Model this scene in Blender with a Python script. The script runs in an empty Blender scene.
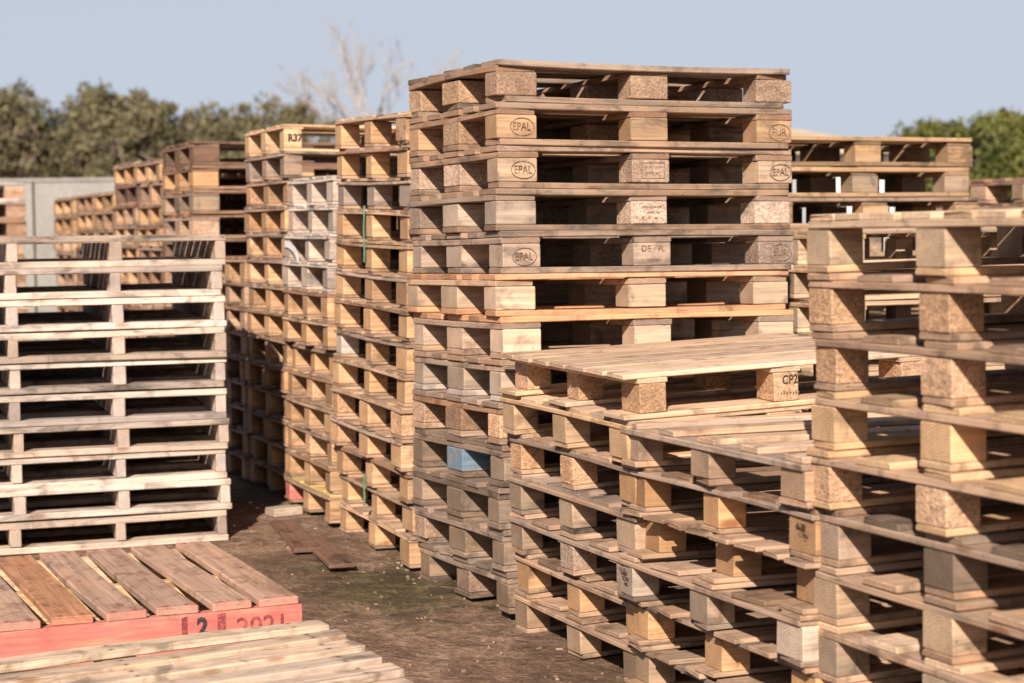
import bpy, math, random
from mathutils import Vector, Matrix, noise

R = random.Random(7)
scene = bpy.context.scene
COL = scene.collection

# ------------------------------------------------------------------ helpers
def new_mesh(name, verts, faces, mat=None, smooth=False):
    me = bpy.data.meshes.new(name)
    me.from_pydata(verts, [], faces)
    me.update()
    if mat: me.materials.append(mat)
    if smooth:
        me.polygons.foreach_set('use_smooth', [True] * len(me.polygons))
    return me

def link(name, data, parent=None, loc=(0, 0, 0), rot=None, color=None):
    o = bpy.data.objects.new(name, data)
    COL.objects.link(o)
    if parent: o.parent = parent
    o.location = loc
    if rot: o.rotation_euler = rot
    if color: o.color = color
    return o

def tag(o, label=None, cat=None, group=None, kind=None):
    if label: o['label'] = label
    if cat: o['category'] = cat
    if group: o['group'] = group
    if kind: o['kind'] = kind
    return o

class NT:
    """small node-tree writer"""
    def __init__(s, tree): s.t = tree; s.n = tree.nodes; s.l = tree.links
    def node(s, typ, **kw):
        n = s.n.new(typ)
        for k, v in kw.items(): setattr(n, k, v)
        return n
    def put(s, sock, v):
        if isinstance(v, bpy.types.NodeSocket): s.l.new(v, sock)
        elif v is not None: sock.default_value = v
    def math(s, op, a, b=None, c=None, clamp=False):
        n = s.node('ShaderNodeMath', operation=op, use_clamp=clamp)
        s.put(n.inputs[0], a); s.put(n.inputs[1], b)
        if c is not None: s.put(n.inputs[2], c)
        return n.outputs[0]
    def vmath(s, op, a, b=None):
        n = s.node('ShaderNodeVectorMath', operation=op)
        s.put(n.inputs[0], a); s.put(n.inputs[1], b)
        return n.outputs[0]
    def ramp(s, v, lo, hi, a=0.0, b=1.0):
        n = s.node('ShaderNodeMapRange', interpolation_type='SMOOTHSTEP')
        s.put(n.inputs[0], v); s.put(n.inputs[1], lo); s.put(n.inputs[2], hi); s.put(n.inputs[3], a); s.put(n.inputs[4], b)
        return n.outputs[0]
    def noise(s, vec, scale=1.0, detail=3.0, rough=0.55, dist=0.0):
        n = s.node('ShaderNodeTexNoise')
        s.put(n.inputs['Vector'], vec); n.inputs['Scale'].default_value = scale
        n.inputs['Detail'].default_value = detail; n.inputs['Roughness'].default_value = rough
        n.inputs['Distortion'].default_value = dist
        return n.outputs['Fac']
    def voro(s, vec, scale=1.0, feature='F1'):
        n = s.node('ShaderNodeTexVoronoi', feature=feature)
        s.put(n.inputs['Vector'], vec); n.inputs['Scale'].default_value = scale
        return n.outputs
    def mix(s, fac, a, b, blend='MIX'):
        n = s.node('ShaderNodeMix', data_type='RGBA', blend_type=blend)
        s.put(n.inputs[0], fac); s.put(n.inputs[6], a); s.put(n.inputs[7], b)
        return n.outputs[2]
    def scale(s, col, f):
        n = s.node('ShaderNodeVectorMath', operation='SCALE')
        s.put(n.inputs[0], col); s.put(n.inputs[3], f)
        return n.outputs[0]

def material(name):
    m = bpy.data.materials.new(name); m.use_nodes = True
    t = NT(m.node_tree)
    b = [n for n in t.n if n.type == 'BSDF_PRINCIPLED'][0]
    b.inputs['Roughness'].default_value = .8
    b.inputs['Specular IOR Level'].default_value = .25
    return m, t, b

def bump(t, b, h, strength=.3, dist=.003):
    n = t.node('ShaderNodeBump'); n.inputs['Strength'].default_value = strength; n.inputs['Distance'].default_value = dist
    t.put(n.inputs['Height'], h); t.l.new(n.outputs[0], b.inputs['Normal'])

def obj_coords(t):
    tc = t.node('ShaderNodeTexCoord'); oi = t.node('ShaderNodeObjectInfo')
    r = oi.outputs['Random']
    cx = t.node('ShaderNodeCombineXYZ')
    t.put(cx.inputs[0], t.math('MULTIPLY', r, 37.3)); t.put(cx.inputs[1], t.math('MULTIPLY', r, 91.7)); t.put(cx.inputs[2], t.math('MULTIPLY', r, 53.1))
    P = t.vmath('ADD', tc.outputs['Object'], cx.outputs[0])
    return tc, oi, P

# ------------------------------------------------------------------ materials
def wood_material(name, paint=None, paint_amount=1.0, ends_only=False, nails=None):
    m, t, b = material(name)
    tc, oi, P = obj_coords(t)
    base = oi.outputs['Color']; weather = oi.outputs['Alpha']
    g1 = t.noise(t.vmath('MULTIPLY', P, (2.2, 75, 75)), 1, 4, .62, .3)
    g2 = t.noise(t.vmath('MULTIPLY', P, (.8, 17, 17)), 1, 3, .55, 1.2)
    lo = t.noise(t.vmath('MULTIPLY', P, (.6, 1, 1)), 5.5, 5, .66, .4)
    st = t.noise(t.vmath('ADD', P, (7.7, 3.1, 5.2)), 9, 4, .6, .8)
    f = t.math('MULTIPLY', t.ramp(g1, .28, .72, .76, 1.14), t.ramp(g2, .3, .72, .84, 1.10))
    f = t.math('MULTIPLY', f, t.ramp(st, .5, .72, 1.0, .52))
    dn = t.noise(t.vmath('ADD', t.vmath('MULTIPLY', P, (1.0, 3.0, 3.0)), (3.3, 8.1, 1.7)), 3.2, 5, .68, .5)
    f = t.math('MULTIPLY', f, t.ramp(dn, .50, .68, 1.0, t.math('SUBTRACT', .72, t.math('MULTIPLY', weather, .55))))
    col = t.scale(base, f)
    # warm heartwood bands
    col = t.mix(t.ramp(g2, .5, .75, 0, .5), col, t.mix(1.0, col, (1.0, .80, .62, 1), 'MULTIPLY'))
    # greying
    bw = t.node('ShaderNodeRGBToBW'); t.put(bw.inputs[0], col)
    grey = t.mix(1.0, bw.outputs[0], (1.03, .79, .60, 1), 'MULTIPLY')
    wf = t.math('MULTIPLY', weather, t.ramp(lo, .36, .62, .1, 1.25), clamp=True)
    col = t.mix(wf, col, grey)
    # drying cracks along the grain, grime creeping in from the sawn ends
    ck = t.noise(t.vmath('ADD', t.vmath('MULTIPLY', P, (1.6, 42, 42)), (2.2, 5.5, 9.1)), 1, 2, .5, .15)
    crack = t.math('MULTIPLY', t.ramp(t.math('ABSOLUTE', t.math('SUBTRACT', ck, .5)), .004, .016, 1, 0), t.ramp(lo, .46, .60))
    col = t.mix(t.math('MULTIPLY', crack, .6), col, t.scale(base, .22))
    gx = t.node('ShaderNodeSeparateXYZ'); t.put(gx.inputs[0], tc.outputs['Generated'])
    en = t.math('ADD', t.math('ABSOLUTE', t.math('SUBTRACT', gx.outputs[0], .5)), t.math('MULTIPLY', t.math('SUBTRACT', st, .5), .16))
    col = t.scale(col, t.ramp(en, .44, .54, 1.0, .70))
    # knots
    vo = t.voro(t.vmath('MULTIPLY', P, (4.2, 10.5, 10.5)), 1)
    vc = t.node('ShaderNodeSeparateColor'); t.put(vc.inputs[0], vo['Color'])
    gate = t.math('LESS_THAN', vc.outputs[0], .45)
    kn = t.math('MULTIPLY', t.ramp(vo['Distance'], .07, .20, 1, 0), gate)
    col = t.mix(t.math('MULTIPLY', kn, .75), col, t.mix(1.0, base, (.36, .24, .16, 1), 'MULTIPLY'))
    # end grain: growth rings, darker and drier
    sx = t.node('ShaderNodeSeparateXYZ'); t.put(sx.inputs[0], tc.outputs['Normal'])
    endf = t.math('GREATER_THAN', t.math('ABSOLUTE', sx.outputs[0]), .8)
    wv = t.node('ShaderNodeTexWave', wave_type='RINGS', rings_direction='X')
    wv.inputs['Scale'].default_value = 42; wv.inputs['Distortion'].default_value = 5; wv.inputs['Detail'].default_value = 2
    t.put(wv.inputs['Vector'], t.vmath('ADD', tc.outputs['Object'], t.vmath('SCALE', P, None)) if False else t.vmath('MULTIPLY', t.vmath('ADD', tc.outputs['Object'], (0, .03, .05)), (0, 1, 1)))
    endc = t.scale(t.mix(.35, t.scale(base, 1.0), col), t.math('MULTIPLY', t.ramp(wv.outputs['Fac'], 0, 1, .72, .98), t.ramp(lo, .3, .7, .75, 1.05)))
    col = t.mix(endf, col, endc)
    # nail holes and grime specks
    sp = t.voro(t.vmath('MULTIPLY', P, (16, 26, 26)), 1)
    sc = t.node('ShaderNodeSeparateColor'); t.put(sc.inputs[0], sp['Color'])
    spk = t.math('MULTIPLY', t.ramp(sp['Distance'], .03, .09, 1, 0), t.math('LESS_THAN', sc.outputs[1], .22))
    col = t.mix(t.math('MULTIPLY', spk, .8), col, (.05, .035, .028, 1))
    if paint:
        pn = t.noise(t.vmath('MULTIPLY', P, (3, 22, 22)), 1, 5, .65)
        keep = t.ramp(pn, .46, .72, paint_amount, paint_amount * .22)
        if ends_only:
            ox = t.node('ShaderNodeSeparateXYZ'); t.put(ox.inputs[0], tc.outputs['Object'])
            edge = t.math('ADD', t.math('ABSOLUTE', ox.outputs[0]), t.math('MULTIPLY', t.math('SUBTRACT', pn, .5), .35))
            keep = t.ramp(edge, .50, .63, .07, .66)
        pc = t.scale(t.mix(.0, paint + (1,), paint + (1,)), t.ramp(g1, .25, .75, .82, 1.12))
        col = t.mix(keep, col, pc)
    if nails:                                            # nail heads with a rust stain, two at each crossing
        nx_, ny_ = nails; q = t.node('ShaderNodeSeparateXYZ'); t.put(q.inputs[0], tc.outputs['Object'])
        ax = t.math('ABSOLUTE', q.outputs[0]); dx = t.math('MINIMUM', t.math('ABSOLUTE', t.math('SUBTRACT', ax, nx_)), ax)
        dy = t.math('ABSOLUTE', t.math('SUBTRACT', t.math('ABSOLUTE', q.outputs[1]), ny_))
        d = t.math('SQRT', t.math('ADD', t.math('MULTIPLY', dx, dx), t.math('MULTIPLY', dy, dy)))
        col = t.mix(t.ramp(d, .004, .016, .45, 0), col, (.12, .055, .03, 1))
        col = t.mix(t.ramp(d, .0035, .0055, 1, 0), col, (.06, .05, .045, 1))
    t.put(b.inputs['Base Color'], col)
    b.inputs['Roughness'].default_value = .78
    bump(t, b, t.math('ADD', g1, t.math('MULTIPLY', st, .6)), .45, .003)
    return m

def chip_material():
    m, t, b = material('pressed_chip_block')
    tc, oi, P = obj_coords(t)
    base = oi.outputs['Color']
    v1 = t.voro(t.vmath('MULTIPLY', P, (110, 120, 170)), 1)
    v2 = t.voro(t.vmath('MULTIPLY', P, (190, 160, 210)), 1)
    c1 = t.node('ShaderNodeSeparateColor'); t.put(c1.inputs[0], v1['Color'])
    c2 = t.node('ShaderNodeSeparateColor'); t.put(c2.inputs[0], v2['Color'])
    lo = t.noise(P, 11, 4, .6)
    f = t.math('MULTIPLY', t.ramp(c1.outputs[0], 0, 1, .80, 1.14), t.ramp(c2.outputs[1], 0, 1, .82, 1.12))
    f = t.math('MULTIPLY', f, t.ramp(lo, .3, .7, .72, 1.12))
    col = t.scale(base, f)
    dark = t.math('GREATER_THAN', c1.outputs[1], .90)
    col = t.mix(t.math('MULTIPLY', dark, .38), col, (.13, .075, .04, 1))
    bw = t.node('ShaderNodeRGBToBW'); t.put(bw.inputs[0], col)
    grey = t.mix(1.0, bw.outputs[0], (1.03, .82, .62, 1), 'MULTIPLY')
    col = t.mix(t.math('MULTIPLY', oi.outputs['Alpha'], t.ramp(lo, .35, .65, .2, .9)), col, grey)
    t.put(b.inputs['Base Color'], col)
    b.inputs['Roughness'].default_value = .85
    bump(t, b, t.math('ADD', v1['Distance'], t.math('MULTIPLY', c2.outputs[0], .5)), .5, .003)
    return m

def plain_material(name, col, rough=.7, var=.25, scale=20):
    m, t, b = material(name)
    tc, oi, P = obj_coords(t)
    n = t.noise(P, scale, 4, .6)
    t.put(b.inputs['Base Color'], t.scale(t.mix(0, col + (1,), col + (1,)), t.ramp(n, .25, .75, 1 - var, 1 + var)))
    b.inputs['Roughness'].default_value = rough
    return m

def ink_material(name, c0, c1, lo, hi):
    m, t, b = material(name); tc, oi, P = obj_coords(t)
    n = t.math('ADD', t.math('MULTIPLY', t.noise(P, 45, 3, .6), .65), t.math('MULTIPLY', t.noise(P, 260, 2, .6), .35))
    t.put(b.inputs['Base Color'], t.mix(t.ramp(n, lo, hi), c0 + (1,), c1 + (1,)))
    return m
M_WOOD = wood_material('pallet_wood')
M_CHIP = chip_material()
M_RED = wood_material('worn_red_paint', (.56, .125, .11), .80)
M_REDEND = wood_material('red_washed_board', (.62, .22, .17), .8, True, (.55, .032))
M_SLAT = wood_material('slat_wood', nails=(.525, .027))
M_BLUE = wood_material('worn_blue_paint', (.10, .20, .27), .85)
M_YELLOW = wood_material('worn_yellow_paint', (.60, .43, .13), .7)
M_INK = ink_material('burnt_stamp', (.07, .035, .02), (.42, .27, .16), .46, .66)
M_FAINT = ink_material('faint_stamp', (.12, .065, .04), (.42, .29, .19), .46, .68)
M_BLACKINK = plain_material('black_stencil', (.05, .035, .035), .9, .5, 120)
M_FADEDINK = ink_material('faded_stencil', (.17, .04, .04), (.52, .11, .09), .42, .66)
M_GREEN = plain_material('green_strap', (.14, .27, .17), .45, .2, 30)
M_STRAP = plain_material('white_strap', (.70, .68, .64), .5, .1, 30)

# ------------------------------------------------------------------ timber meshes (pooled, shared by copies)
POOL = {}
def timber_mesh(L, W, T, seed, rough=1.0, nseg=8):
    """a sawn board along local X, centred: bevelled edges, slight bow, uneven saw cuts, chipped corners"""
    rr = random.Random(seed * 7919 + int(L * 1000) * 31 + int(W * 1000) * 7 + int(T * 1000))
    ch = min(.0028, T * .16)
    bow = rr.uniform(-1, 1) * .0022 * rough * min(1, L); crook = rr.uniform(-1, 1) * .003 * rough * min(1, L)
    twist = rr.uniform(-1, 1) * .012 * rough * min(1, L)
    hw, ht = W / 2, T / 2
    prof = [(-hw + ch, -ht), (hw - ch, -ht), (hw, -ht + ch), (hw, ht - ch), (hw - ch, ht), (-hw + ch, ht), (-hw, ht - ch), (-hw, -ht + ch)]
    xs = [-L / 2, -L / 2 + ch] + [-L / 2 + L * (i + .5 * 0 + 1) / (nseg) for i in range(nseg - 1)] + [L / 2 - ch, L / 2]
    wane = rr.random() < .3
    skew0, skew1 = rr.uniform(-.02, .02) * rough, rr.uniform(-.02, .02) * rough
    chipc = [rr.choice([0, 0, 0, .003, .006, .016]) * rough * min(1, W / .1) for _ in range(4)]
    verts = []
    nx = len(xs)
    for i, x in enumerate(xs):
        s = 2 * x / L
        k = 1 - .0 * abs(s)
        inset = ch if i in (0, nx - 1) else 0
        dy = crook * (1 - s * s) * 2; dz = bow * (1 - s * s) * 2; tw = twist * s
        wj = rr.uniform(-1, 1) * .0012 * rough
        wn = (rr.uniform(0, .012) if wane else 0) * rough
        for j, (y, z) in enumerate(prof):
            y2 = y * (1 - inset / hw) + (wj if y > 0 else -wj)
            z2 = z * (1 - inset / ht)
            if wane and j in (4, 3): y2 -= wn * (1.0 if j == 4 else .35)
            x2 = x
            if i < 2: x2 += skew0 * y2 * 1.0
            if i > nx - 3: x2 += skew1 * y2 * 1.0
            if i < 2 and y2 < 0: x2 += chipc[0] * (-y2 / hw) ** 3
            if i < 2 and y2 > 0: x2 += chipc[1] * (y2 / hw) ** 3
            if i > nx - 3 and y2 < 0: x2 -= chipc[2] * (-y2 / hw) ** 3
            if i > nx - 3 and y2 > 0: x2 -= chipc[3] * (y2 / hw) ** 3
            verts.append((x2, y2 * math.cos(tw) - z2 * math.sin(tw) + dy, z2 * math.cos(tw) + y2 * math.sin(tw) + dz))
    faces = []
    for i in range(nx - 1):
        for j in range(8):
            a, b2 = i * 8 + j, i * 8 + (j + 1) % 8
            faces.append((a, b2, b2 + 8, a + 8))
    faces.append(tuple(reversed(range(8)))); faces.append(tuple(range((nx - 1) * 8, nx * 8)))
    faces = [tuple(reversed(f)) for f in faces]
    return verts, faces

def timber(kind, L, W, T, mat, variants=6, rough=1.0):
    v = R.randrange(variants)
    L = round(L, 3); W = round(W, 3); T = round(T, 4)
    key = (kind, L, W, T, mat.name, v, rough)
    if key not in POOL:
        vs, fs = timber_mesh(L, W, T, v + 1, rough, 8 if L > .3 else 4)
        POOL[key] = new_mesh(kind, vs, fs, mat)
    return POOL[key]

def jit(c, amt=.13):
    f = R.uniform(1 - amt * 1.3, 1 + amt) * (R.uniform(.6, .85) if R.random() < .10 else 1); h = R.uniform(-.05, .05)
    return (min(.8, c[0] * f * (1 + h * .3)), min(.75, c[1] * f * .975 * (1 - h * .2)), min(.7, c[2] * f * 1.02 * (1 - h)), min(1, max(0, c[3] + R.uniform(-.15, .15))))

# wood colours (linear albedo) + amount of greying
PALE = (.70, .485, .30, .05); YELLOW = (.64, .415, .22, .05); HONEY = (.56, .32, .15, .05); ORANGE = (.64, .33, .165, 0)
TAN = (.51, .325, .195, .2); BROWN = (.36, .205, .115, .25); GREY = (.43, .295, .20, .4); DGREY = (.30, .20, .132, .4)
TANB = (.43, .265, .155, .4); GREYB = (.36, .245, .165, .5)
DARK = (.19, .115, .075, .4); BLEACH = (.66, .54, .435, .4); CHIP = (.56, .345, .18, .08); CHIPG = (.47, .31, .18, .2); UMBER = (.26, .145, .085, .25)

# ------------------------------------------------------------------ lettering
def text_mesh(body, size, mat, bold=0.0, xscale=1.0):
    cu = bpy.data.curves.new('lettering', 'FONT'); cu.body = body; cu.size = size
    cu.align_x = 'CENTER'; cu.align_y = 'CENTER'; cu.extrude = .0004; cu.offset = bold; cu.resolution_u = 3
    o = bpy.data.objects.new('lettering', cu); COL.objects.link(o)
    dg = bpy.context.evaluated_depsgraph_get()
    me = bpy.data.meshes.new_from_object(o.evaluated_get(dg))
    bpy.data.objects.remove(o); bpy.data.curves.remove(cu)
    me.materials.clear(); me.materials.append(mat)
    rot = Matrix.Rotation(math.pi / 2, 4, 'X')
    me.transform(Matrix.Diagonal((xscale, 1, 1, 1))); me.transform(rot)
    return me

def marks(kind, mat):
    """geometry of a burnt stamp, in XZ facing -Y: list of strokes"""
    v, f = [], []
    def quad(x0, z0, x1, z1):
        n = len(v); 
        for y in (-.0004, .0004): v.extend([(x0, y, z0), (x1, y, z0), (x1, y, z1), (x0, y, z1)])
        for q in ((0, 1, 2, 3), (7, 6, 5, 4), (0, 4, 5, 1), (1, 5, 6, 2), (2, 6, 7, 3), (3, 7, 4, 0)): f.append(tuple(n + k for k in q))
    def ring(rx, rz, w, n=48):
        b0 = len(v)
        for i in range(n):
            a = 2 * math.pi * i / n
            for k, y in ((1, -.0004), (1 - w / rx, -.0004)):
                v.append((rx * k * math.cos(a), y, (rz if k == 1 else rz - w) * math.sin(a)))
        for i in range(n):
            a, b = b0 + 2 * i, b0 + 2 * ((i + 1) % n)
            f.append((a, b, b + 1, a + 1))
    rr = random.Random(kind)
    if kind == 'oval': ring(.044, .030, .0024)
    elif kind == 'box':
        w, h, t = .045, .027, .0016
        quad(-w, -h, w, -h + t); quad(-w, h - t, w, h); quad(-w, -h + t, -w + t, h - t); quad(w - t, -h + t, w, h - t)
        for zc in (.012, -.008):
            x = -w + .012
            while x < w - .012:
                q = rr.uniform(.003, .007)
                if rr.random() < .8:
                    quad(x, zc - rr.uniform(.002, .006), x + .0018, zc + rr.uniform(.001, .006)); quad(x + .002, zc, x + q, zc + .0017)
                x += q + .003
    elif kind == 'lines':
        for zc, w, h in ((.020, .034, .006), (.002, .030, .006), (-.018, .036, .005)):
            x = -w
            while x < w:
                q = rr.uniform(.003, .008)
                if rr.random() < .75:
                    quad(x, zc - rr.uniform(.3, 1) * h, x + .0022, zc + rr.uniform(.3, 1) * h); quad(x + .0024, zc - .001, x + q, zc + .0012)
                x += q + .0025
    elif kind == 'blots':
        for zc, w, h in ((.020, .020, .008), (.0, .016, .008), (-.020, .009, .008)):
            x = -w
            while x < w:
                q = rr.uniform(.005, .008)
                quad(x, zc - h * rr.uniform(.6, 1), x + q, zc + h * rr.uniform(.2, 1)); x += q + .002
    elif kind == 'small':
        x = -.03
        while x < .03:
            q = rr.uniform(.004, .007)
            quad(x, -.006, x + .002, .006 * rr.uniform(.4, 1)); quad(x + .0022, -.001, x + q, .001); x += q + .004
    return new_mesh('stamp', v, f, mat)

def stamp(block, me, face, half, dx=0, dz=0, name='stamp', tilt=0):
    """a mark burnt on a block: face 'front' looks to -Y, 'side' looks to -X of the block"""
    if face == 'front': return link(name, me, block, (dx, -half - .0015, dz), (0, tilt, 0))
    return link(name, me, block, (-half - .0015, dx, dz), (tilt, 0, -math.pi / 2))

# ------------------------------------------------------------------ pallets
def spread(W, widths):
    g = (W - sum(widths)) / (len(widths) - 1); out = []; y = 0
    for w in widths: out.append((y, w)); y += w + g
    return out

EUR = dict(deck=[.145, .1, .145, .1, .145], by=[(0, .1), (.3275, .145), (.7, .1)], bx=.145, bot=[(0, .1), (.3275, .145), (.7, .1)], ov=0)

def build_pallet(root, spec, L, W, p, c, marksof=None):
    """root at the near left ground corner; X along the length, Y away along the width, Z up. c: colours by part"""
    hb = spec.get('hb', .078); tb = (p - hb - .0012) / 3
    ov = spec.get('ov', 0.0); bx = spec['bx']; rough = c.get('rough', 1.0)
    zt = tb + hb
    xs = [ov, (L - bx) / 2, L - bx - ov]
    # bottom boards
    for y, w in spec['bot']:
        link('bottom_board', timber('bottom_board', L, w, tb, c.get('mat_bottom', M_WOOD), rough=rough), root, (L / 2 + R.uniform(-.0015, .0015), y + w / 2, tb / 2), color=jit(c['bottom']))
    blocks = {}
    for i, x in enumerate(xs):
        for j, (y, w) in enumerate(spec['by']):
            k = c.get('blockmats', {}).get((i, j))
            mat = k[0] if k else (M_CHIP if R.random() < c.get('chip', .3) else M_WOOD)
            bc = jit(k[1] if k else c['block'], .16)
            if mat is M_CHIP and not k: bc = jit((bc[0] * .97, bc[1] * .97, bc[2] * .97, bc[3]), .05)
            turned = R.random() < .55 and mat is not M_CHIP and abs(bx - w) < .02
            o = link('block', timber('block', bx - .001, w - .001, hb - .0008, mat, 5, .6), root,
                     (x + bx / 2 + R.uniform(-.002, .002), y + w / 2 + R.uniform(-.0015, .0015), tb + hb / 2), (0, 0, R.uniform(-.015, .015)), color=bc)
            blocks[(i, j)] = o
    for x in xs:
        sw = max(bx, .095)
        link('stringer_board', timber('stringer_board', W, sw, tb, c.get('mat_stringer', M_WOOD), rough=rough), root,
             (x + bx / 2, W / 2 + R.uniform(-.003, .003), zt + tb / 2), (0, 0, math.pi / 2), color=jit(c['stringer']))
    for y, w in spread(W, spec['deck']):
        if c.get('skip_deck') and R.random() < c['skip_deck']: continue
        link('deck_board', timber('deck_board', L, w, tb, c.get('mat_deck', M_WOOD), rough=rough), root,
             (L / 2 + R.uniform(-.003, .003), y + w / 2, zt + tb * 1.5), (0, R.uniform(-.0008, .0008), R.uniform(-.004, .004)), color=jit(c['deck'], .18))
    return blocks

ORD = 'topmost second third fourth fifth sixth seventh eighth ninth tenth eleventh twelfth thirteenth fourteenth'.split()
FOOT = []                                   # ground heights under the stacks

def frame(a, tu, tv):
    u = Vector((math.sin(a), -math.cos(a), 0)); v = Vector((math.cos(a), math.sin(a), 0))
    w = Vector((0, 0, 1)) - tu * u - tv * v
    return u + Vector((0, 0, tu)), v + Vector((0, 0, tv)), w.normalized()

def stack(phrase, group, O, a, tu, tv, p, N, W, L, spec, rows, shifts=None, adj=None, wobble=.012):
    """O: far left ground corner. rows: function(row from the top, 1..N) -> colours (may carry spec, label)"""
    u, v, w = frame(a, tu, tv)
    near = Vector(O) + W * u
    for q in (near, near + L * v, near - W * u, near - W * u + L * v): FOOT.append((q.x, q.y, q.z))
    roots = {}
    for r in range(N, 0, -1):
        c = rows(r); sp = c.get('spec', spec)
        dx = (shifts or {}).get(r, R.uniform(-wobble, wobble)); dy = R.uniform(-wobble, wobble) * (.4 if shifts else 1)
        base = near + w * (p * (N - r)) + v * dx - u * dy
        yaw = R.uniform(-.008, .008) * (.5 if shifts else 1)
        root = bpy.data.objects.new('pallet', None); COL.objects.link(root)
        root.empty_display_size = .1
        m = Matrix((v, -u, w)).transposed().to_4x4() @ Matrix.Rotation(yaw, 4, 'Z')
        m.translation = base
        root.matrix_world = m
        look = c.get('look', 'wooden')
        lab = c.get('label') or f"{look} pallet, {ORD[r - 1] if r < N else 'bottom'} {'one of' if r == N else ('of' if r == 1 else 'from the top of')} {phrase}"
        tag(root, lab, 'pallet', group)
        roots[r] = (root, build_pallet(root, sp, c.get('L', L), W, p, c))
    return roots

def C(deck, stringer=None, block=None, bottom=None, **k):
    d = dict(deck=deck, stringer=stringer or deck, block=block or deck, bottom=bottom or stringer or deck); d.update(k); return d

def small(by, W, n=5, ov=0.0, bx=.085, bw=.1, wd=None, hb=.085):
    """light export pallet: small blocks at the given starts measured from the far end of the side"""
    yb = [(W - s - w, w) for s, w in by]
    yb = list(reversed(yb))
    dk = wd or {5: [.1, .14, .12, .14, .1], 6: [.11] * 6, 7: [.1] * 7, 8: [.098] * 8}[n]
    k = min(1, W * .93 / sum(dk)); dk = [x * k for x in dk]
    return dict(deck=dk, by=yb, bx=bx, bot=yb, ov=ov, hb=hb)

def sh(vals, px_m):
    return {r: -x / px_m for r, x in vals.items()}

# --- the tallest stack, with the oval stamps
def rows1(r):
    t = {1: C((.36, .25, .165, .7), BROWN, CHIPG, (.33, .22, .14, .5), chip=1, rough=2.6, look='dark weathered'), 2: C(TANB, BROWN, (.50, .30, .15, .2), TANB, chip=.1, look='tan stamped'), 3: C(TANB, TANB, (.56, .385, .24, .2), TANB, chip=.2, look='pale stamped'),
         4: C(TANB, GREY, (.50, .37, .25, .4), TANB, chip=.6, look='greyish tan'), 5: C(GREYB, GREYB, (.47, .34, .235, .5), GREYB, chip=.3, look='grey-brown stamped'), 6: C(ORANGE, TAN, (.58, .41, .26, .05), ORANGE, chip=0, look='fresh orange'),
         7: C(ORANGE, GREY, (.60, .42, .27, .05), TAN, chip=0, look='orange-edged'), 8: C(TANB, GREYB, (.48, .35, .235, .4), BLEACH, chip=.3, look='pale greyed'), 9: C(GREY, BROWN, CHIP, TAN, chip=1, look='chip-block'),
         10: C(DGREY, DGREY, (.35, .24, .15, .35), DGREY, chip=.3, rough=1.8, look='rough grey', blockmats={(0, 1): (M_BLUE, TAN)}), 11: C(GREYB, DGREY, (.33, .225, .145, .5), DGREY, chip=.1, rough=2.2, look='ragged grey'),
         12: C(GREYB, GREYB, (.38, .25, .15, .4), GREYB, chip=.1, rough=1.6, look='grey splintered'), 13: C(GREYB, GREYB, (.33, .215, .13, .4), GREYB, chip=.1, rough=1.4, look='mud-stained grey')}
    c = t[r]
    if r == 10: c['label'] = 'rough grey pallet with a blue painted block, low in the tallest stack'
    if r == 2: c['label'] = 'tan pallet with two oval stamps, second from the top of the tallest stack'
    return c
S1 = stack('the tallest stack, right of centre', 'pallets of the tallest stack', (-.3682, 6.9283, -.0268), .4235, .015, -.0065, .1407, 13, .8, 1.131,
           dict(EUR, by=[(0, .1), (.3275, .145), (.7, .1)]), rows1,
           sh({1: 0, 2: 1, 3: -1, 4: 2, 5: -1, 6: 3.5, 7: -1.5, 8: -1, 9: 1, 10: 0, 11: 2, 12: -1, 13: -5}, 260))
m_oval = marks('oval', M_INK); m_epal = text_mesh('EPAL', .037, M_INK, 0, .82); m_eur = text_mesh('EUR', .037, M_INK, 0, .9)
m_ovalf = marks('oval', M_FAINT); m_epalf = text_mesh('EPAL', .037, M_FAINT, 0, .82); m_eurf = text_mesh('EUR', .037, M_FAINT, 0, .9)
def oval(row, blk, txt, dx=0, dz=0, ring=None):
    b = S1[row][1][blk]; k = R.uniform(-.05, .05)
    stamp(b, ring or m_oval, 'front', .05, dx, dz, tilt=k); stamp(b, txt, 'front', .05, dx + R.uniform(-.003, .003), dz, 'lettering', tilt=k)
oval(2, (0, 0), m_epal, .018); oval(3, (0, 0), m_epal, .018); oval(2, (2, 0), m_eurf, .02, -.003, m_ovalf); oval(3, (2, 0), m_epal, .022)
oval(5, (0, 0), m_epalf, .012, -.004, m_ovalf); oval(5, (2, 0), m_eurf, .016, 0, m_ovalf)
stamp(S1[3][1][(1, 0)], marks('box', M_FAINT), 'front', .05, .008, .002)
stamp(S1[4][1][(1, 0)], marks('lines', M_FAINT), 'front', .05, .01, 0)
m_de = text_mesh('DE', .03, M_INK); m_pl = text_mesh('PL', .026, M_FAINT)
stamp(S1[5][1][(1, 0)], m_de, 'front', .05, -.026, .018, 'lettering'); stamp(S1[5][1][(1, 0)], m_pl, 'front', .05, .032, .018, 'lettering')
stamp(S1[5][1][(1, 0)], marks('small', M_INK), 'front', .05, .0, -.02)

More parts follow.
